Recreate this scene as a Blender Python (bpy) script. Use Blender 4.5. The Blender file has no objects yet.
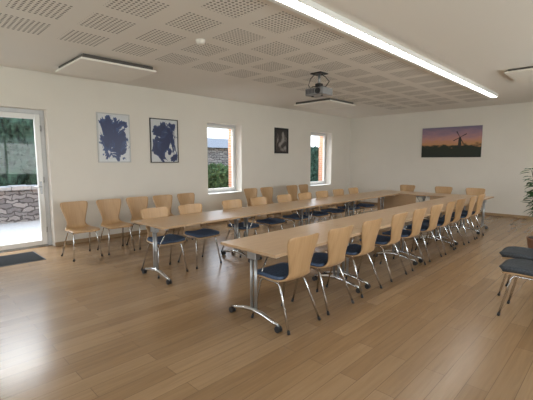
import bpy, bmesh, math, random
from mathutils import Vector, Matrix, noise
random.seed(7)
scene = bpy.context.scene
H = 1.55
LX, RX, BY, FY, CZ = -7.3, 1.9, 11.8, -2.6, 3.045

# ---------------------------------------------------------------- materials
def newmat(name):
    m = bpy.data.materials.new(name); m.use_nodes = True
    nt = m.node_tree
    return m, nt, nt.nodes['Principled BSDF']

def N(nt, t, **kw):
    n = nt.nodes.new(t)
    for k, v in kw.items(): setattr(n, k, v)
    return n

def math_n(nt, op, a, b=None, c=None):
    n = nt.nodes.new('ShaderNodeMath'); n.operation = op
    for i, v in enumerate((a, b, c)):
        if v is None: continue
        if isinstance(v, (int, float)): n.inputs[i].default_value = v
        else: nt.links.new(v, n.inputs[i])
    return n.outputs[0]

def simple(name, col, rough=0.5, metal=0.0, var=0.06, scale=8.0, bump=0.0, coat=0.0, emis=None, spec=0.5, stretch=None):
    m, nt, b = newmat(name)
    tc = N(nt, 'ShaderNodeTexCoord')
    no = N(nt, 'ShaderNodeTexNoise'); no.inputs['Scale'].default_value = scale; no.inputs['Detail'].default_value = 4
    mpp = N(nt, 'ShaderNodeMapping'); mpp.inputs['Scale'].default_value = stretch or (1, 1, 1)
    nt.links.new(tc.outputs['Object'], mpp.inputs[0]); nt.links.new(mpp.outputs[0], no.inputs['Vector'])
    r = N(nt, 'ShaderNodeValToRGB')
    r.color_ramp.elements[0].position = 0.3; r.color_ramp.elements[1].position = 0.7
    r.color_ramp.elements[0].color = [c*(1-var) for c in col]+[1]
    r.color_ramp.elements[1].color = [min(1, c*(1+var)) for c in col]+[1]
    nt.links.new(no.outputs['Fac'], r.inputs['Fac'])
    nt.links.new(r.outputs['Color'], b.inputs['Base Color'])
    b.inputs['Roughness'].default_value = rough
    b.inputs['Metallic'].default_value = metal
    b.inputs['Specular IOR Level'].default_value = spec
    if coat: b.inputs['Coat Weight'].default_value = coat
    if bump:
        bp = N(nt, 'ShaderNodeBump'); bp.inputs['Strength'].default_value = bump; bp.inputs['Distance'].default_value = 0.02
        nt.links.new(no.outputs['Fac'], bp.inputs['Height']); nt.links.new(bp.outputs[0], b.inputs['Normal'])
    if emis:
        b.inputs['Emission Color'].default_value = (*emis[0], 1); b.inputs['Emission Strength'].default_value = emis[1]
    return m

def wood(name, c1, c2, rough=0.4, stretch=(1, 12, 1), scale=3.0, coat=0.0):
    m, nt, b = newmat(name)
    tc = N(nt, 'ShaderNodeTexCoord'); mp = N(nt, 'ShaderNodeMapping')
    mp.inputs['Scale'].default_value = stretch
    no = N(nt, 'ShaderNodeTexNoise'); no.inputs['Scale'].default_value = scale; no.inputs['Detail'].default_value = 6
    no.inputs['Distortion'].default_value = 0.6
    r = N(nt, 'ShaderNodeValToRGB')
    r.color_ramp.elements[0].position = 0.3; r.color_ramp.elements[1].position = 0.72
    r.color_ramp.elements[0].color = (*c1, 1); r.color_ramp.elements[1].color = (*c2, 1)
    nt.links.new(tc.outputs['Object'], mp.inputs[0]); nt.links.new(mp.outputs[0], no.inputs['Vector'])
    nt.links.new(no.outputs['Fac'], r.inputs['Fac']); nt.links.new(r.outputs[0], b.inputs['Base Color'])
    b.inputs['Roughness'].default_value = rough
    if coat: b.inputs['Coat Weight'].default_value = coat; b.inputs['Coat Roughness'].default_value = 0.2
    return m

M_wall = simple('wall_plaster', (0.80, 0.76, 0.69), 0.85, var=0.012, scale=2.5)
M_white = simple('white_lacquer', (0.84, 0.84, 0.82), 0.4, var=0.01)
M_frame = simple('window_pvc', (0.62, 0.63, 0.64), 0.4, var=0.02)
M_base = wood('baseboard_oak', (0.33, 0.22, 0.12), (0.42, 0.29, 0.17), 0.5)
M_beech = wood('table_beech', (0.49, 0.33, 0.195), (0.57, 0.395, 0.245), 0.28, stretch=(14, 1, 1), scale=2.5)
M_beechE = wood('table_edge', (0.42, 0.27, 0.15), (0.48, 0.32, 0.19), 0.45)
M_ply = wood('chair_plywood', (0.45, 0.275, 0.135), (0.545, 0.35, 0.185), 0.35, stretch=(14, 1, 1), scale=2.2)
M_blue = simple('seat_fabric_blue', (0.085, 0.125, 0.205), 0.9, var=0.25, scale=60, bump=0.2, spec=0.2)
M_slate = simple('seat_fabric_slate', (0.07, 0.08, 0.093), 0.9, var=0.25, scale=60, bump=0.2, spec=0.2)
M_chrome = simple('chrome', (0.62, 0.62, 0.62), 0.18, 1.0, var=0.02)
M_alu = simple('alu_grey', (0.42, 0.43, 0.44), 0.32, 0.8, var=0.03)
M_black = simple('black_plastic', (0.02, 0.02, 0.022), 0.5, var=0.1)
M_mat = simple('mat_fibre', (0.035, 0.036, 0.038), 1.0, var=0.3, scale=90, bump=0.5, spec=0.05)
M_proj = simple('projector_shell', (0.22, 0.22, 0.23), 0.4, var=0.03)
M_glow = simple('lamp_diffuser', (0.9, 0.9, 0.88), 0.5, emis=((1, 0.97, 0.91), 14.0))
M_heat = simple('heater_panel', (0.88, 0.85, 0.79), 0.6, var=0.01)
M_gap = simple('panel_side_dark', (0.10, 0.09, 0.08), 0.6, var=0.03)  # dark tone painted in for the shade of the panel gap
M_leaf = simple('leaf_green', (0.04, 0.12, 0.035), 0.4, var=0.4, scale=12)
M_bark = simple('bark', (0.10, 0.07, 0.045), 0.9, var=0.3, scale=30, bump=0.4)
M_pot = simple('pot_terracotta', (0.25, 0.13, 0.08), 0.7)
M_soil = simple('soil', (0.03, 0.02, 0.015), 1)
M_terr = simple('terrace_gravel', (0.42, 0.42, 0.40), 0.9, var=0.15, scale=20, bump=0.3)
M_grass = simple('grass', (0.09, 0.16, 0.045), 1, var=0.4, scale=14, bump=0.5)
M_hedge = simple('hedge_foliage', (0.045, 0.09, 0.06), 0.85, var=0.9, scale=5, bump=1.0, stretch=(2.2, 2.2, .7))
M_shrub = simple('shrub_foliage', (0.11, 0.18, 0.07), 0.8, var=0.6, scale=7, bump=1.0)
M_slateR = simple('roof_slate', (0.2, 0.21, 0.23), 0.6)

def brickmat(name, c1, c2, mortar, w, h, ms, rot):
    m, nt, b = newmat(name)
    tc = N(nt, 'ShaderNodeTexCoord'); sx = N(nt, 'ShaderNodeSeparateXYZ'); cx = N(nt, 'ShaderNodeCombineXYZ')
    nt.links.new(tc.outputs['Object'], sx.inputs[0])
    a = math_n(nt, 'ADD', sx.outputs['X'], sx.outputs['Y'])
    nt.links.new(a, cx.inputs[0]); nt.links.new(sx.outputs['Z'], cx.inputs[1])
    br = N(nt, 'ShaderNodeTexBrick')
    br.inputs['Scale'].default_value = 1
    br.inputs['Brick Width'].default_value = w; br.inputs['Row Height'].default_value = h
    br.inputs['Mortar Size'].default_value = ms
    br.inputs['Color1'].default_value = (*c1, 1); br.inputs['Color2'].default_value = (*c2, 1); br.inputs['Mortar'].default_value = (*mortar, 1)
    no = N(nt, 'ShaderNodeTexNoise'); no.inputs['Scale'].default_value = 5
    mixv = N(nt, 'ShaderNodeVectorMath', operation='MULTIPLY_ADD')
    nt.links.new(tc.outputs['Object'], no.inputs['Vector'])
    nt.links.new(no.outputs['Color'], mixv.inputs[0]); mixv.inputs[1].default_value = (rot, rot, 0)
    nt.links.new(cx.outputs[0], mixv.inputs[2]); nt.links.new(mixv.outputs[0], br.inputs['Vector'])
    nt.links.new(br.outputs['Color'], b.inputs['Base Color'])
    b.inputs['Roughness'].default_value = 0.9
    bp = N(nt, 'ShaderNodeBump'); bp.inputs['Distance'].default_value = 0.02; bp.invert = True
    nt.links.new(br.outputs['Fac'], bp.inputs['Height']); nt.links.new(bp.outputs[0], b.inputs['Normal'])
    return m
M_brick = brickmat('red_brick', (0.50, 0.21, 0.12), (0.58, 0.28, 0.16), (0.45, 0.4, 0.34), 0.22, 0.07, 0.008, 0.0)
M_stone = brickmat('field_stone', (0.36, 0.345, 0.32), (0.19, 0.185, 0.18), (0.09, 0.085, 0.08), 0.30, 0.11, 0.014, 0.2)

# floor planks (run along Y)
M_floor, nt, b = newmat('oak_floor')
tc = N(nt, 'ShaderNodeTexCoord'); sx = N(nt, 'ShaderNodeSeparateXYZ'); cx = N(nt, 'ShaderNodeCombineXYZ')
nt.links.new(tc.outputs['Object'], sx.inputs[0])
nt.links.new(sx.outputs['Y'], cx.inputs[0]); nt.links.new(sx.outputs['X'], cx.inputs[1])
br = N(nt, 'ShaderNodeTexBrick'); br.offset = 0.37; br.offset_frequency = 2
br.inputs['Scale'].default_value = 1; br.inputs['Brick Width'].default_value = 1.35; br.inputs['Row Height'].default_value = 0.14
br.inputs['Mortar Size'].default_value = 0.0018; br.inputs['Mortar Smooth'].default_value = 0.3
br.inputs['Color1'].default_value = (0.275, 0.17, 0.087, 1); br.inputs['Color2'].default_value = (0.355, 0.23, 0.125, 1)
br.inputs['Mortar'].default_value = (0.14, 0.085, 0.045, 1)
nt.links.new(cx.outputs[0], br.inputs['Vector'])
mp = N(nt, 'ShaderNodeMapping'); mp.inputs['Scale'].default_value = (22, 1.3, 1)
nt.links.new(tc.outputs['Object'], mp.inputs[0])
no = N(nt, 'ShaderNodeTexNoise'); no.inputs['Scale'].default_value = 1.6; no.inputs['Detail'].default_value = 6; no.inputs['Distortion'].default_value = 0.8
nt.links.new(mp.outputs[0], no.inputs['Vector'])
rr = N(nt, 'ShaderNodeValToRGB'); rr.color_ramp.elements[0].position = 0.25; rr.color_ramp.elements[1].position = 0.75
rr.color_ramp.elements[0].color = (0.84, 0.83, 0.82, 1); rr.color_ramp.elements[1].color = (1.09, 1.09, 1.09, 1)
nt.links.new(no.outputs['Fac'], rr.inputs[0])
mx = N(nt, 'ShaderNodeMixRGB', blend_type='MULTIPLY'); mx.inputs[0].default_value = 1
nt.links.new(br.outputs['Color'], mx.inputs[1]); nt.links.new(rr.outputs[0], mx.inputs[2])
nt.links.new(mx.outputs[0], b.inputs['Base Color'])
b.inputs['Roughness'].default_value = 0.24
bp = N(nt, 'ShaderNodeBump'); bp.inputs['Strength'].default_value = 0.2; bp.inputs['Distance'].default_value = 0.002; bp.invert = True
nt.links.new(br.outputs['Fac'], bp.inputs['Height']); nt.links.new(bp.outputs[0], b.inputs['Normal'])

# ceiling with perforated acoustic fields
M_ceil, nt, b = newmat('acoustic_ceiling')
tc = N(nt, 'ShaderNodeTexCoord'); sx = N(nt, 'ShaderNodeSeparateXYZ')
nt.links.new(tc.outputs['Object'], sx.inputs[0])
X, Y = sx.outputs['X'], sx.outputs['Y']
def patch(v, c, per, half):
    a = math_n(nt, 'ADD', v, -c + per*50.5); a = math_n(nt, 'DIVIDE', a, per); a = math_n(nt, 'FRACT', a)
    a = math_n(nt, 'SUBTRACT', a, 0.5); a = math_n(nt, 'ABSOLUTE', a)
    return math_n(nt, 'LESS_THAN', a, half/per)
def cell(v, per):
    a = math_n(nt, 'DIVIDE', math_n(nt, 'ADD', v, 100*per), per)
    return math_n(nt, 'SUBTRACT', math_n(nt, 'FRACT', a), 0.5)
px = patch(X, -4.94, 0.69, 0.25); py = patch(Y, 1.82, 0.66, 0.235)
lim = math_n(nt, 'MULTIPLY', math_n(nt, 'GREATER_THAN', X, -5.28), math_n(nt, 'LESS_THAN', X, -2.52))
lim = math_n(nt, 'MULTIPLY', lim, math_n(nt, 'LESS_THAN', Y, 10.7))
dx = cell(X, 0.05); dy = cell(Y, 0.05)
d2 = math_n(nt, 'ADD', math_n(nt, 'MULTIPLY', dx, dx), math_n(nt, 'MULTIPLY', dy, dy))
hole = math_n(nt, 'LESS_THAN', d2, 0.08)
msk = math_n(nt, 'MULTIPLY', math_n(nt, 'MULTIPLY', px, py), math_n(nt, 'MULTIPLY', lim, hole))
mx = N(nt, 'ShaderNodeMixRGB'); mx.inputs[1].default_value = (0.82, 0.785, 0.73, 1); mx.inputs[2].default_value = (0.20, 0.185, 0.165, 1)
nt.links.new(msk, mx.inputs[0]); nt.links.new(mx.outputs[0], b.inputs['Base Color'])
b.inputs['Roughness'].default_value = 0.85

def glassmat():
    m = bpy.data.materials.new('window_glass'); m.use_nodes = True; nt = m.node_tree; nt.nodes.clear()
    o = N(nt, 'ShaderNodeOutputMaterial'); t = N(nt, 'ShaderNodeBsdfTransparent'); g = N(nt, 'ShaderNodeBsdfGlossy')
    g.inputs['Roughness'].default_value = 0.02; t.inputs[0].default_value = (0.96, 0.98, 0.98, 1)
    mx = N(nt, 'ShaderNodeMixShader'); mx.inputs[0].default_value = 0.012
    nt.links.new(t.outputs[0], mx.inputs[1]); nt.links.new(g.outputs[0], mx.inputs[2]); nt.links.new(mx.outputs[0], o.inputs[0])
    return m
M_glass = glassmat()

def inkmat(name, bg, ink, scale, thr, seed, ink2=None):
    m, nt, b = newmat(name)
    tc = N(nt, 'ShaderNodeTexCoord'); mp = N(nt, 'ShaderNodeMapping'); mp.inputs['Location'].default_value = (seed, seed*2, seed*.7)
    nt.links.new(tc.outputs['Generated'], mp.inputs[0])
    no = N(nt, 'ShaderNodeTexNoise'); no.inputs['Scale'].default_value = scale; no.inputs['Detail'].default_value = 9; no.inputs['Distortion'].default_value = .9; no.inputs['Roughness'].default_value = .62
    nt.links.new(mp.outputs[0], no.inputs['Vector'])
    s = N(nt, 'ShaderNodeSeparateXYZ'); nt.links.new(tc.outputs['Generated'], s.inputs[0])
    yy = math_n(nt, 'ABSOLUTE', math_n(nt, 'SUBTRACT', s.outputs['Y'], 0.5)); zz = math_n(nt, 'ABSOLUTE', math_n(nt, 'SUBTRACT', s.outputs['Z'], 0.48))
    e = math_n(nt, 'ADD', math_n(nt, 'POWER', math_n(nt, 'MULTIPLY', yy, 2.35), 6.0), math_n(nt, 'POWER', math_n(nt, 'MULTIPLY', zz, 2.25), 6.0))
    v = math_n(nt, 'SUBTRACT', no.outputs['Fac'], math_n(nt, 'MULTIPLY', e, 0.14))
    k = math_n(nt, 'GREATER_THAN', v, thr)
    inkc = N(nt, 'ShaderNodeMixRGB'); inkc.inputs[1].default_value = (*(ink2 or ink), 1); inkc.inputs[2].default_value = (*ink, 1)
    k2 = math_n(nt, 'MULTIPLY', math_n(nt, 'SUBTRACT', v, thr), 10.0); nt.links.new(k2, inkc.inputs[0]); inkc.use_clamp = True
    mx = N(nt, 'ShaderNodeMixRGB'); mx.inputs[1].default_value = (*bg, 1)
    nt.links.new(inkc.outputs[0], mx.inputs[2])
    nt.links.new(k, mx.inputs[0]); nt.links.new(mx.outputs[0], b.inputs['Base Color']); b.inputs['Roughness'].default_value = 0.35
    return m
M_art1 = inkmat('art_ink_blue', (0.66, 0.68, 0.70), (0.008, 0.022, 0.11), 3.4, 0.415, 3.1, (0.03, 0.075, 0.24))
M_art2 = inkmat('art_ink_navy', (0.62, 0.64, 0.66), (0.008, 0.018, 0.085), 3.0, 0.40, 8.4, (0.03, 0.06, 0.18))
M_art3 = inkmat('art_portrait', (0.05, 0.045, 0.045), (0.35, 0.33, 0.32), 2.6, 0.50, 5.2, (.15, .13, .12))

M_sun, nt, b = newmat('art_sunset')
tc = N(nt, 'ShaderNodeTexCoord'); s = N(nt, 'ShaderNodeSeparateXYZ'); nt.links.new(tc.outputs['Generated'], s.inputs[0])
no = N(nt, 'ShaderNodeTexNoise'); no.inputs['Scale'].default_value = 7; no.inputs['Detail'].default_value = 6
mp = N(nt, 'ShaderNodeMapping'); mp.inputs['Scale'].default_value = (1, 1, 1.6)
nt.links.new(tc.outputs['Generated'], mp.inputs[0]); nt.links.new(mp.outputs[0], no.inputs['Vector'])
z = math_n(nt, 'ADD', s.outputs['Z'], math_n(nt, 'MULTIPLY', math_n(nt, 'SUBTRACT', no.outputs['Fac'], 0.5), 0.35))
r = N(nt, 'ShaderNodeValToRGB'); e = r.color_ramp.elements
e[0].position = 0; e[0].color = (0.012, 0.02, 0.012, 1)
e[1].position = 1; e[1].color = (0.19, 0.17, 0.26, 1)
for p, c in ((0.36, (0.015, 0.025, 0.015, 1)), (0.42, (0.6, 0.3, 0.13, 1)), (0.58, (0.58, 0.29, 0.24, 1)), (0.78, (0.36, 0.22, 0.29, 1))):
    q = e.new(p); q.color = c
nt.links.new(z, r.inputs[0]); nt.links.new(r.outputs[0], b.inputs['Base Color']); b.inputs['Roughness'].default_value = 0.5

# ---------------------------------------------------------------- mesh builder
class MB:
    def __init__(s): s.bm = bmesh.new(); s.mats = []
    def mi(s, m):
        if m not in s.mats: s.mats.append(m)
        return s.mats.index(m)
    def box(s, a, b, m, bev=0.0, seg=2):
        i = s.mi(m)
        c = [(a[k]+b[k])/2 for k in range(3)]; d = [abs(b[k]-a[k]) for k in range(3)]
        r = bmesh.ops.create_cube(s.bm, size=1, matrix=Matrix.Translation(c) @ Matrix.Diagonal((*d, 1)))
        fs = set(f for v in r['verts'] for f in v.link_faces)
        for f in fs: f.material_index = i
        if bev:
            es = list(set(e for f in fs for e in f.edges))
            bmesh.ops.bevel(s.bm, geom=es, offset=bev, segments=seg, affect='EDGES', profile=0.5, material=i)
    def tube(s, pts, r, m, n=10, cap=True, flat=1.0):
        i = s.mi(m); pts = [Vector(p) for p in pts]
        rs = r if isinstance(r, (list, tuple)) else [r]*len(pts)
        up = None; rings = []
        for k, p in enumerate(pts):
            t = (pts[min(k+1, len(pts)-1)] - pts[max(k-1, 0)]).normalized()
            if up is None:
                up = Vector((0, 0, 1)) if abs(t.z) < .9 else Vector((0, 1, 0))
            a = t.cross(up).normalized(); bb = a.cross(t).normalized(); up = bb
            rings.append([s.bm.verts.new(p + (a*math.cos(q)+bb*math.sin(q)*flat)*rs[k]) for q in [2*math.pi*j/n for j in range(n)]])
        for k in range(len(rings)-1):
            for j in range(n):
                f = s.bm.faces.new((rings[k][j], rings[k][(j+1) % n], rings[k+1][(j+1) % n], rings[k+1][j])); f.material_index = i; f.smooth = True
        if cap:
            for rg, rev in ((rings[0], True), (rings[-1], False)):
                f = s.bm.faces.new(rg[::-1] if rev else rg); f.material_index = i
    def face(s, vs, m, smooth=False):
        f = s.bm.faces.new([s.bm.verts.new(v) for v in vs]); f.material_index = s.mi(m); f.smooth = smooth
    def mesh(s, name):
        bmesh.ops.recalc_face_normals(s.bm, faces=s.bm.faces[:])
        me = bpy.data.meshes.new(name); s.bm.to_mesh(me); s.bm.free()
        for m in s.mats: me.materials.append(m)
        return me
    def obj(s, name, loc=(0, 0, 0), rot=0):
        return place(s.mesh(name), name, loc, rot)
def place(me, name, loc=(0, 0, 0), rot=0):
    o = bpy.data.objects.new(name, me); scene.collection.objects.link(o)
    o.location = loc; o.rotation_euler = (0, 0, rot); return o

# ---------------------------------------------------------------- room shell
def wall_y(name, x0, x1, y0, y1, z0, z1, ops, m, mrev=None):
    """wall in the YZ plane with openings [(ya,yb,za,zb)]"""
    B = MB(); cur = y0
    for (a, b_, za, zb) in sorted(ops):
        B.box((x0, cur, z0), (x1, a, z1), m)
        if za > z0: B.box((x0, a, z0), (x1, b_, za), m)
        B.box((x0, a, zb), (x1, b_, z1), m); cur = b_
    B.box((x0, cur, z0), (x1, y1, z1), m)
    return B.obj(name)
def wall_x(name, y0, y1, x0, x1, z0, z1, ops, m):
    B = MB(); cur = x0
    for (a, b_, za, zb) in sorted(ops):
        B.box((cur, y0, z0), (a, y1, z1), m)
        if za > z0: B.box((a, y0, z0), (b_, y1, za), m)
        B.box((a, y0, zb), (b_, y1, z1), m); cur = b_
    B.box((cur, y0, z0), (x1, y1, z1), m)
    return B.obj(name)

LO = [(0.75, 2.0, 0, 2.42), (5.42, 6.52, 0.70, 2.455), (9.47, 10.63, 0.70, 2.455)]
wall_y('wall_left', LX-0.30, LX, FY, BY, 0, CZ, LO, M_wall)
LO2 = [(0.75, 2.0, 0, 2.42), (5.42, 6.50, 0.66, 2.455), (9.47, 10.61, 0.66, 2.455)]
wall_y('wall_left_facade', LX-0.52, LX-0.302, FY, BY+0.3, -0.1, CZ+0.2, LO2, M_brick)
wall_x('wall_back', BY, BY+0.3, LX-0.3, RX+0.3, 0, CZ, [], M_wall)
RO = [(-1.6, 0.8, 0.9, 2.5), (2.0, 4.4, 0.9, 2.5), (6.2, 8.6, 0.9, 2.5)]  # unseen right-wall windows, added to let fill light in
wall_y('wall_right', RX, RX+0.3, FY, BY, 0, CZ, RO, M_wall)
FO = [(-6.4, -4.2, 0.9, 2.5), (-3.2, -1.0, 0.9, 2.5)]  # unseen windows behind the camera, added to light the room
wall_x('wall_front', FY-0.3, FY, LX-0.3, RX+0.3, 0, CZ, FO, M_wall)
B = MB(); B.box((LX-0.5, FY-0.3, -0.12), (RX+0.3, BY+0.3, 0), M_floor); B.obj('floor')
B = MB(); B.box((LX-0.3, FY-0.3, CZ), (RX+0.3, BY+0.3, CZ+0.2), M_ceil); B.obj('ceiling')
B = MB()
for a, b_ in ((FY, 0.75), (2.0, BY)):
    B.box((LX, a, 0), (LX+0.012, b_, 0.07), M_base, 0.003)
B.obj('baseboard_left')
B = MB(); B.box((LX+0.012, BY-0.012, 0), (RX, BY, 0.07), M_base, 0.003); B.obj('baseboard_back')
B = MB(); B.box((RX-0.012, FY, 0), (RX, BY-0.012, 0.07), M_base, 0.003); B.obj('baseboard_right')
# plaster sills
for i, (a, b_, za, zb) in enumerate(LO[1:]):
    B = MB(); B.box((LX-0.3, a, za-0.002), (LX+0.03, b_, za+0.022), M_white, 0.006); B.obj('trim_%d' % (i+1))

def window(name, x0, y0, y1, z0, z1, fw=0.055, mull=False):
    B = MB(); x1 = x0+0.06
    B.box((x0, y0, z0), (x1, y0+fw, z1), M_frame, 0.004); B.box((x0, y1-fw, z0), (x1, y1, z1), M_frame, 0.004)
    B.box((x0, y0+fw, z0), (x1, y1-fw, z0+fw), M_frame, 0.004); B.box((x0, y0+fw, z1-fw), (x1, y1-fw, z1), M_frame, 0.004)
    s = fw; w = 0.05
    B.box((x0+.01, y0+s, z0+s), (x1+.012, y0+s+w, z1-s), M_white, 0.006); B.box((x0+.01, y1-s-w, z0+s), (x1+.012, y1-s, z1-s), M_white, 0.006)
    B.box((x0+.01, y0+s+w, z0+s), (x1+.012, y1-s-w, z0+s+w), M_white, 0.006); B.box((x0+.01, y0+s+w, z1-s-w), (x1+.012, y1-s-w, z1-s), M_white, 0.006)
    if mull: B.box((x0+.01, (y0+y1)/2-.03, z0+s), (x1+.012, (y0+y1)/2+.03, z1-s), M_white, 0.006)
    B.box((x0+.03, y0+s+w, z0+s+w), (x0+.036, y1-s-w, z1-s-w), M_glass)
    B.tube([(x1+.012, y0+s+w/2, (z0+z1)/2), (x1+.05, y0+s+w/2, (z0+z1)/2), (x1+.05, y0+s+w/2, (z0+z1)/2-.11)], 0.008, M_alu)
    return B.obj(name)
window('window_1', LX-0.30, 5.42, 6.52, 0.722, 2.455)
window('window_2', LX-0.30, 9.47, 10.63, 0.722, 2.455)
for i, (a, b_, za, zb) in enumerate(RO):
    o = window('window_%d' % (i+3), 0, a, b_, za, zb, mull=True); o.location.x = RX+0.2
for i, (a, b_, za, zb) in enumerate(FO):
    o = window('window_%d' % (i+6), 0, 0, b_-a, za, zb, mull=True); o.rotation_euler.z = math.pi/2; o.location = (b_, FY-0.2, 0)

# door
B = MB(); x0 = LX-0.24; y0, y1, z1 = 0.752, 1.998, 2.418; fw = 0.07
B.box((x0, y0, 0), (x0+.07, y0+fw, z1), M_frame, .004); B.box((x0, y1-fw, 0), (x0+.07, y1, z1), M_frame, .004); B.box((x0, y0+fw, z1-fw), (x0+.07, y1-fw, z1), M_frame, .004)
B.box((x0-.03, y0+fw, 0), (x0+.1, y1-fw, .025), M_alu, .004)
w = 0.085; a, c, t = y0+fw+.004, y1-fw-.004, z1-fw-.004
B.box((x0+.01, a, .03), (x0+.085, a+w, t), M_white, .006); B.box((x0+.01, c-w, .03), (x0+.085, c, t), M_white, .006)
B.box((x0+.01, a+w, .03), (x0+.085, c-w, .03+w), M_white, .006); B.box((x0+.01, a+w, t-w), (x0+.085, c-w, t), M_white, .006)
B.box((x0+.04, a+w, .03+w), (x0+.048, c-w, t-w), M_glass)
B.box((x0+.085, c-w*.75, .95), (x0+.095, c-w*.35, 1.17), M_alu, .003)
B.tube([(x0+.09, c-w*.55, 1.08), (x0+.14, c-w*.55, 1.08), (x0+.14, c-w*.55-.12, 1.08)], .009, M_alu)
for zz in (.3, 1.2, 2.1): B.tube([(x0+.09, y1-fw, zz-.05), (x0+.09, y1-fw, zz+.05)], .012, M_alu)
B.obj('door_1')
B = MB(); B.box((-7.12, 0.65, 0.0), (-6.44, 1.60, 0.012), M_mat, .004); B.box((-7.14, .63, 0), (-6.42, 1.62, .006), M_black, .002); B.obj('entrance_mat')

# ---------------------------------------------------------------- chairs
def catm(P, sub):
    out = []
    for i in range(len(P)-1):
        p0, p1, p2, p3 = P[max(i-1, 0)], P[i], P[i+1], P[min(i+2, len(P)-1)]
        for k in range(sub):
            t = k/sub
            out.append(tuple(0.5*((2*p1[j])+(-p0[j]+p2[j])*t+(2*p0[j]-5*p1[j]+4*p2[j]-p3[j])*t*t+(-p0[j]+3*p1[j]-3*p2[j]+p3[j])*t**3) for j in range(len(p1))))
    out.append(P[-1]); return out
def shell(B, prof, lo, hi, m, ws=1.0, NX=12, sub=4):
    P = catm(prof, sub); i = B.mi(m); top, bot = [], []
    for k, p in enumerate(P):
        q0, q1 = P[max(k-1, 0)], P[min(k+1, len(P)-1)]
        ty, tz = q1[0]-q0[0], q1[1]-q0[1]; L = math.hypot(ty, tz); ny, nz = tz/L, -ty/L
        a, b_ = [], []
        for j in range(NX+1):
            u = -1+2*j/NX
            c = p[3]*u*u
            for arr, off in ((a, hi), (b_, lo)):
                arr.append(B.bm.verts.new((u*p[2]*ws, p[0]+ny*(c+off), p[1]+nz*(c+off))))
        top.append(a); bot.append(b_)
    def F(vs):
        f = B.bm.faces.new(vs); f.material_index = i; f.smooth = True
    for k in range(len(P)-1):
        for j in range(NX):
            F((top[k][j], top[k][j+1], top[k+1][j+1], top[k+1][j])); F((bot[k][j+1], bot[k][j], bot[k+1][j], bot[k+1][j+1]))
        F((top[k][0], top[k+1][0], bot[k+1][0], bot[k][0])); F((top[k][NX], bot[k][NX], bot[k+1][NX], top[k+1][NX]))
    for j in range(NX):
        F((top[0][j+1], top[0][j], bot[0][j], bot[0][j+1])); F((top[-1][j], top[-1][j+1], bot[-1][j+1], bot[-1][j]))
PROF = [(.235, .425, .15, 0), (.23, .437, .19, .002), (.205, .447, .212, .004), (.12, .452, .222, .008), (0, .446, .222, .012), (-.10, .442, .212, .015), (-.165, .455, .185, .016),
        (-.197, .49, .155, .018), (-.212, .54, .145, .022), (-.228, .62, .162, .028), (-.25, .72, .192, .034), (-.268, .80, .212, .036), (-.277, .84, .212, .035), (-.281, .862, .195, .03), (-.282, .872, .15, .02)]
PADP = [(.226, .442, .12, .003), (.222, .444, .18, .004), (.20, .448, .205, .005), (.12, .452, .215, .008), (0, .446, .215, .012), (-.10, .442, .20, .015), (-.14, .448, .17, .016), (-.15, .451, .12, .014)]
def chair_mesh(name, pad, padh=0.03):
    B = MB()
    shell(B, PROF, -0.012, 0, M_ply)
    if pad: shell(B, PADP, 0.001, padh, pad, sub=3)
    for s_ in (-1, 1):
        P = [(s_*.215, .225, .012), (s_*.172, .150, .385), (s_*.168, .135, .408), (s_*.165, .11, .417), (s_*.165, -.06, .417), (s_*.168, -.09, .408), (s_*.172, -.11, .385), (s_*.22, -.265, .012)]
        B.tube(P, .0105, M_chrome, 8)
        B.tube([(s_*.2165, .228, .001), (s_*.2135, .222, .03)], .014, M_black, 8)
        B.tube([(s_*.2215, -.268, .001), (s_*.217, -.257, .03)], .014, M_black, 8)
    for y in (.10, -.05): B.tube([(-.165, y, .417), (.165, y, .417)], .0105, M_chrome, 8)
    return B.mesh(name)
C_pad = chair_mesh('chair_blue_pad', M_blue); C_ply = chair_mesh('chair_plain', None); C_sl = chair_mesh('chair_slate_pad', M_slate, 0.055)
def jit(a): return random.uniform(-a, a)
R = math.pi/2
for y in (2.61, 3.21, 3.86, 4.60, 5.25, 5.90, 6.50, 7.05, 7.70, 8.26):
    place(C_pad, 'conference_chair', (-2.31+jit(.012), y, 0), R+jit(.04))
for y in (2.60, 3.20, 4.05, 4.70, 5.40, 6.02, 6.62, 7.28, 7.92):
    place(C_pad, 'conference_chair', (-4.54+jit(.012), y, 0), -R+jit(.04))
for x in (-4.30, -3.35, -2.62):
    place(C_pad, 'conference_chair', (x, 9.66, 0), math.pi+jit(.05))
for y in (2.09, 2.64, 3.17, 3.69, 4.24, 6.05, 6.57, 7.55, 8.05):
    place(C_ply, 'conference_chair', (-6.20+jit(.02), y, 0), -R+jit(.05))
for x, y in ((-.60, 4.38), (-.74, 5.02)):
    place(C_sl, 'conference_chair', (x, y, 0), R+jit(.03))

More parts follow.
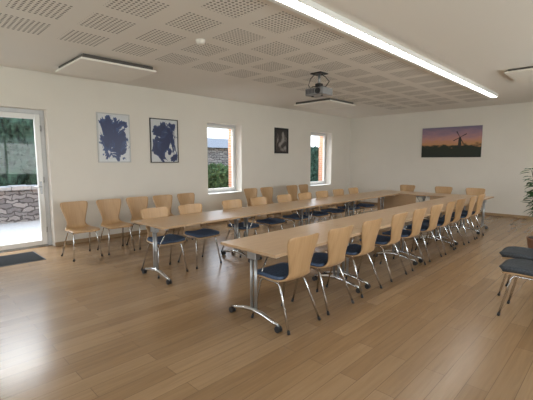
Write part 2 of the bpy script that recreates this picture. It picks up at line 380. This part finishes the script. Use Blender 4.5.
# ---------------------------------------------------------------- tables
def table_mesh(name, L, W, panel=False):
    B = MB(); h = L/2
    B.box((-W/2, -h, .712), (W/2, h, .74), M_beech, .004)
    i = B.mi(M_beechE)
    B.bm.normal_update()
    for f in B.bm.faces:
        if abs(f.normal.z) < .5: f.material_index = i
    for s_ in (-1, 1):
        y = s_*(h-.10); k = W/2-.055
        B.tube([(-k, y, .062), (-k*.8, y, .075), (-k*.4, y, .105), (0, y, .118), (k*.4, y, .105), (k*.8, y, .075), (k, y, .062)], [.015, .019, .023, .026, .023, .019, .015], M_chrome, 10)
        for q in (-1, 1):
            B.tube([(q*k, y, .03), (q*k, y, .062)], .010, M_alu, 8)
            for o in (-.014, .014): B.tube([(q*k, y+o-.009, .03), (q*k, y+o+.009, .03)], .0295, M_black, 14)
        for q in (-.028, .028): B.tube([(q, y, .11), (q, y, .66)], .016, M_alu, 10)
        B.box((-.06, y-.03, .62), (.06, y+.03, .69), M_alu, .006)
        B.box((-W/2+.06, y-.022, .685), (W/2-.06, y+.022, .712), M_alu, .004)
        B.tube([(.03, y, .35), (.03, y-s_*.18, .655)], .007, M_chrome, 8)
    B.tube([(0, -h+.10, .66), (0, h-.10, .66)], .018, M_alu, 10)
    if panel:
        B.box((-W/2+.05, -h+.16, .22), (-W/2+.068, h-.16, .705), M_beech, .003)
    return B.mesh(name)
T1 = table_mesh('table_long', 1.595, .75); T2 = table_mesh('table_end', 1.295, .75, True)
for x in (-2.475, -4.335):
    for k in range(4): place(T1, 'folding_table', (x, 2.25+.8+1.6*k, 0), 0)
for x in (-2.10-.65, -2.10-1.95): place(T2, 'folding_table', (x, 9.03, 0), math.pi/2)

# ---------------------------------------------------------------- wall art
def framed(name, y0, y1, z0, z1, art, fm, fw=.022):
    B = MB(); x = LX+.002
    B.box((x, y0, z0), (x+.025, y0+fw, z1), fm, .003); B.box((x, y1-fw, z0), (x+.025, y1, z1), fm, .003)
    B.box((x, y0+fw, z0), (x+.025, y1-fw, z0+fw), fm, .003); B.box((x, y0+fw, z1-fw), (x+.025, y1-fw, z1), fm, .003)
    B.box((x, y0+fw, z0+fw), (x+.014, y1-fw, z1-fw), art)
    return B.obj(name)
M_silver = simple('frame_silver', (0.5, 0.5, 0.5), .4, .3)
framed('framed_abstract_print', 2.83, 3.48, 1.50, 2.455, M_art1, M_silver)
framed('framed_abstract_print', 3.92, 4.60, 1.49, 2.435, M_art2, M_black, .02)
framed('framed_portrait', 7.77, 8.36, 1.74, 2.47, M_art3, M_black, .05)
B = MB(); y = BY-.003
B.box((-4.70, y-.03, 1.63), (-3.03, y, 2.525), M_sun)
d = M_black; yy = y-.033
def flat(pts): 
    B.face([(p[0], yy, p[1]) for p in pts], d)
cx_, cz_ = -3.60, 2.19
flat([(cx_-.05, 1.9), (cx_+.05, 1.9), (cx_+.035, cz_+.0), (cx_, cz_+.05), (cx_-.035, cz_)])
for a in (0.5, 2.07, 3.64, 5.21):
    u = Vector((math.cos(a), math.sin(a))); v = Vector((-u.y, u.x))*.014; c0 = Vector((cx_, cz_+.02))
    flat([tuple(c0-v*.4), tuple(c0+u*.2-v), tuple(c0+u*.2+v), tuple(c0+v*.4)])
B.obj('sunset_windmill_canvas')

# ---------------------------------------------------------------- ceiling fixtures
B = MB(); xc = -2.355
B.box((xc-.10, .2, CZ-.06), (xc+.10, 9.85, CZ), M_white, .006)
B.box((xc-.02, .23, CZ-.068), (xc+.075, 9.82, CZ-.055), M_glow)
B.obj('linear_ceiling_lamp')
def heater(x0, y0, s=1.15, dz=.105, m=M_heat):
    B = MB()
    B.box((x0, y0, CZ-dz), (x0+s, y0+s, CZ-dz+.03), m, .004)
    if dz > .06:
        for a in (.12, s-.12):
            for c in (.12, s-.12): B.tube([(x0+a, y0+c, CZ-dz+.025), (x0+a, y0+c, CZ)], .012, M_gap, 8)
    B.box((x0+.04, y0+.04, CZ-dz+.029), (x0+s-.04, y0+s-.04, CZ-.002), M_gap)  # dark filler stands in for the shadow gap between panel and ceiling
    B.obj('radiant_ceiling_panel')
heater(-6.72, 2.0, dz=.09); heater(-6.4, 7.55, dz=.085); heater(-1.60, 7.3, dz=.065, m=M_wall)
B = MB(); B.tube([(-3.96, 2.86, CZ), (-3.96, 2.86, CZ-.02), (-3.96, 2.86, CZ-.045), (-3.96, 2.86, CZ-.055)], [.06, .06, .05, .03], M_wall, 24); B.obj('smoke_detector')
# projector
B = MB()
B.box((-.11, -.11, .395), (.11, .11, .414), M_black, .004)
B.tube([(0, 0, .40), (0, 0, .22)], .022, M_alu, 12)
B.box((-.05, -.05, .18), (.05, .05, .24), M_black, .006)
for a in range(4):
    t = math.pi/4+a*math.pi/2
    B.tube([(0, 0, .20), (.13*math.cos(t), .11*math.sin(t), .185), (.15*math.cos(t), .12*math.sin(t), .15)], .009, M_black, 8)
B.box((-.19, -.15, .03), (.19, .15, .155), M_proj, .018, 3)
B.tube([(.09, -.13, .09), (.09, -.175, .09)], .048, M_black, 20)
B.tube([(.09, -.17, .09), (.09, -.18, .09)], .034, M_glass, 20)
for k in range(6): B.box((-.16+k*.03, -.153, .06), (-.148+k*.03, -.148, .13), M_black)
for k in range(6): B.box((-.193, -.1+k*.03, .06), (-.188, -.088+k*.03, .13), M_black)
B.tube([(-.03, .1, .15), (-.08, .12, .25), (-.05, .06, .33), (-.02, .03, .40)], .008, M_black, 6)
B.tube([(.03, .1, .15), (.14, .1, .27), (.09, .06, .35), (.03, .02, .40)], .008, M_black, 6)
B.tube([(-.1, -.1, .15), (-.17, -.08, .22), (-.14, -.06, .33), (-.08, -.02, .40)], .007, M_black, 6)
B.tube([(-.1, -.05, .03), (-.1, -.05, .015)], .02, M_black, 10); B.tube([(.1, -.05, .03), (.1, -.05, .015)], .02, M_black, 10)
B.obj('ceiling_projector', (-3.96, 5.35, CZ-.415), 0.0)

# ---------------------------------------------------------------- plant
B = MB()
B.tube([(0, 0, 0), (0, 0, .02), (0, 0, .30), (0, 0, .33), (0, 0, .33)], [.13, .135, .18, .19, .17], M_pot, 24)
B.tube([(0, 0, .325), (0, 0, .335)], .165, M_soil, 20)
tips = []
for k in range(10):
    a = 2*math.pi*k/10+jit(.3); h = random.uniform(.75, 1.45); r_ = random.uniform(.15, .36)
    P = [(0, 0, .33), (.3*r_*math.cos(a), .3*r_*math.sin(a), .33+h*.35), (.65*r_*math.cos(a), .65*r_*math.sin(a), .33+h*.6), (r_*math.cos(a), r_*math.sin(a), .33+h*.8)]
    P = catm(P, 4); B.tube(P, [.014*(1-.75*i/len(P)) for i in range(len(P))], M_bark, 6)
    for p in P[4:]:
        for _ in range(3): tips.append(Vector(p))
for p in tips:
    a = random.uniform(0, 2*math.pi); t = random.uniform(-.5, .5); L = random.uniform(.10, .17); w = L*.25
    d_ = Vector((math.cos(a)*math.cos(t), math.sin(a)*math.cos(t), math.sin(t))); sd = d_.cross(Vector((0, 0, 1))).normalized(); n_ = sd.cross(d_)
    q = p + d_*.03
    mid = [q, q+d_*L*.3-n_*.0, q+d_*L*.65-n_*.012, q+d_*L-n_*.035]
    ws = [0.003, w, w*.8, .002]; i = B.mi(M_leaf)
    rows = [[B.bm.verts.new(c+sd*wk+n_*.3*wk), B.bm.verts.new(c), B.bm.verts.new(c-sd*wk+n_*.3*wk)] for c, wk in zip(mid, ws)]
    for r1, r2 in zip(rows, rows[1:]):
        for j in (0, 1):
            f = B.bm.faces.new((r1[j], r1[j+1], r2[j+1], r2[j])); f.material_index = i; f.smooth = True
B.obj('potted_ficus', (-.90, 7.05, 0))

# ---------------------------------------------------------------- exterior
B = MB(); B.box((-11.2, -6, -.14), (LX-.5, 20, -.04), M_terr); B.obj('terrace_ground')
B = MB(); B.box((-60, -50, -.3), (60, 60, -.15), M_grass); B.obj('lawn_ground')
B = MB(); B.box((-11.5, -4, -.14), (-11.1, 6.5, .78), M_stone, .02)
for k in range(24):
    B.box((-11.56, -4+k*.4376, .78), (-11.04, -4+k*.4376+.43, .88+jit(.015)), M_terr, .02)
B.obj('stone_garden_wall')
B = MB(); B.box((-15.5, 9.0, -.14), (-13.5, 13.2, 2.15), M_stone, .02)
B.face([(-13.3, 8.8, 2.1), (-13.3, 13.4, 2.1), (-14.5, 13.4, 2.6), (-14.5, 8.8, 2.6)], M_slateR)
B.face([(-15.7, 8.8, 2.1), (-14.5, 8.8, 2.6), (-14.5, 13.4, 2.6), (-15.7, 13.4, 2.1)], M_slateR)
B.obj('stone_outbuilding')
def hedge(name, x0, x1, y0, y1, h, mat):
    """foliage mass: lumpy core covered with many small leaf sprays"""
    bm = bmesh.new(); bmesh.ops.create_cube(bm, size=1)
    bmesh.ops.scale(bm, vec=(x1-x0, y1-y0, h), verts=bm.verts)
    bmesh.ops.subdivide_edges(bm, edges=bm.edges[:], cuts=40, use_grid_fill=True)
    for v in bm.verts:
        n_ = noise.noise(v.co*1.2)*.4 + noise.noise(v.co*4)*.25; v.co += v.co.normalized()*n_
    bm.normal_update()
    pts = [(v.co.copy(), v.normal.copy()) for v in bm.verts]
    for co_, no_ in pts:
        for _ in range(2):
            L = random.uniform(.12, .26)
            d_ = (no_*.6 + Vector((jit(.6), jit(.6), random.uniform(.1, 1.0)))).normalized()
            sd = d_.cross(Vector((jit(1), jit(1), jit(1)))).normalized()*L*.22
            p = co_+Vector((jit(.06), jit(.06), jit(.05)))
            bm.faces.new([bm.verts.new(q) for q in (p, p+d_*L*.5+sd, p+d_*L, p+d_*L*.5-sd)])
    me = bpy.data.meshes.new(name); bm.to_mesh(me); bm.free(); me.materials.append(mat)
    place(me, name, ((x0+x1)/2, (y0+y1)/2, h/2-.3))
hedge('garden_hedge', -15.5, -13.3, -5, 6.5, 3.1, M_hedge)
hedge('garden_hedge', -19, -17, 15.5, 26, 2.6, M_hedge)
hedge('garden_shrub', -12.9, -12.0, 8.0, 12.5, 1.35, M_shrub)

# ---------------------------------------------------------------- light
w_ = bpy.data.worlds.new('overcast_sky'); scene.world = w_; w_.use_nodes = True; nt = w_.node_tree
bg = nt.nodes['Background']
tc = N(nt, 'ShaderNodeTexCoord'); s = N(nt, 'ShaderNodeSeparateXYZ'); nt.links.new(tc.outputs['Generated'], s.inputs[0])
r = N(nt, 'ShaderNodeValToRGB'); r.color_ramp.elements[0].position = 0; r.color_ramp.elements[0].color = (.93, .95, 1, 1)
r.color_ramp.elements[1].position = .7; r.color_ramp.elements[1].color = (.62, .74, .95, 1)
nt.links.new(s.outputs['Z'], r.inputs[0]); nt.links.new(r.outputs[0], bg.inputs[0]); bg.inputs[1].default_value = 3.0
def area(name, loc, rot, sx_, sy_, p, col=(1, .995, .985)):
    l = bpy.data.lights.new(name, 'AREA'); l.shape = 'RECTANGLE'; l.size = sx_; l.size_y = sy_; l.energy = p; l.color = col
    o = bpy.data.objects.new(name, l); scene.collection.objects.link(o); o.location = loc; o.rotation_euler = rot
T = math.radians(16)
for (a, b_, za, zb), p in zip(RO, (72, 115, 165)):
    area('window_daylight', (RX+.75, (a+b_)/2, 1.4), (0, R+T, 0), 1.7, 2.4, p)  # added area lamp outside an unseen window, tilted up to brighten the ceiling
for i, (a, b_, za, zb) in enumerate(FO):
    area('window_daylight', ((a+b_)/2, FY-.75, 1.4), (R+T, 0, 0), 2.2, 1.7, 70)  # added fill lamp behind the camera, beyond an unseen front window
for (a, b_, za, zb), p in zip(LO, (240, 190, 180)):
    area('window_daylight', (LX-1.4, (a+b_)/2, 3.3), (0, -math.radians(50), 0), 1.2, 1.4, p)  # added lamps above the left openings boost the skylight coming in

scene.view_settings.view_transform = 'Standard'
cam = bpy.data.cameras.new('camera'); co = bpy.data.objects.new('camera', cam); scene.collection.objects.link(co)
co.location = (0, 0, H); co.rotation_euler = (math.radians(90-6.19), 0, math.radians(44.4))
cam.lens = 24.92; cam.sensor_width = 36; cam.clip_start = .05
scene.camera = co
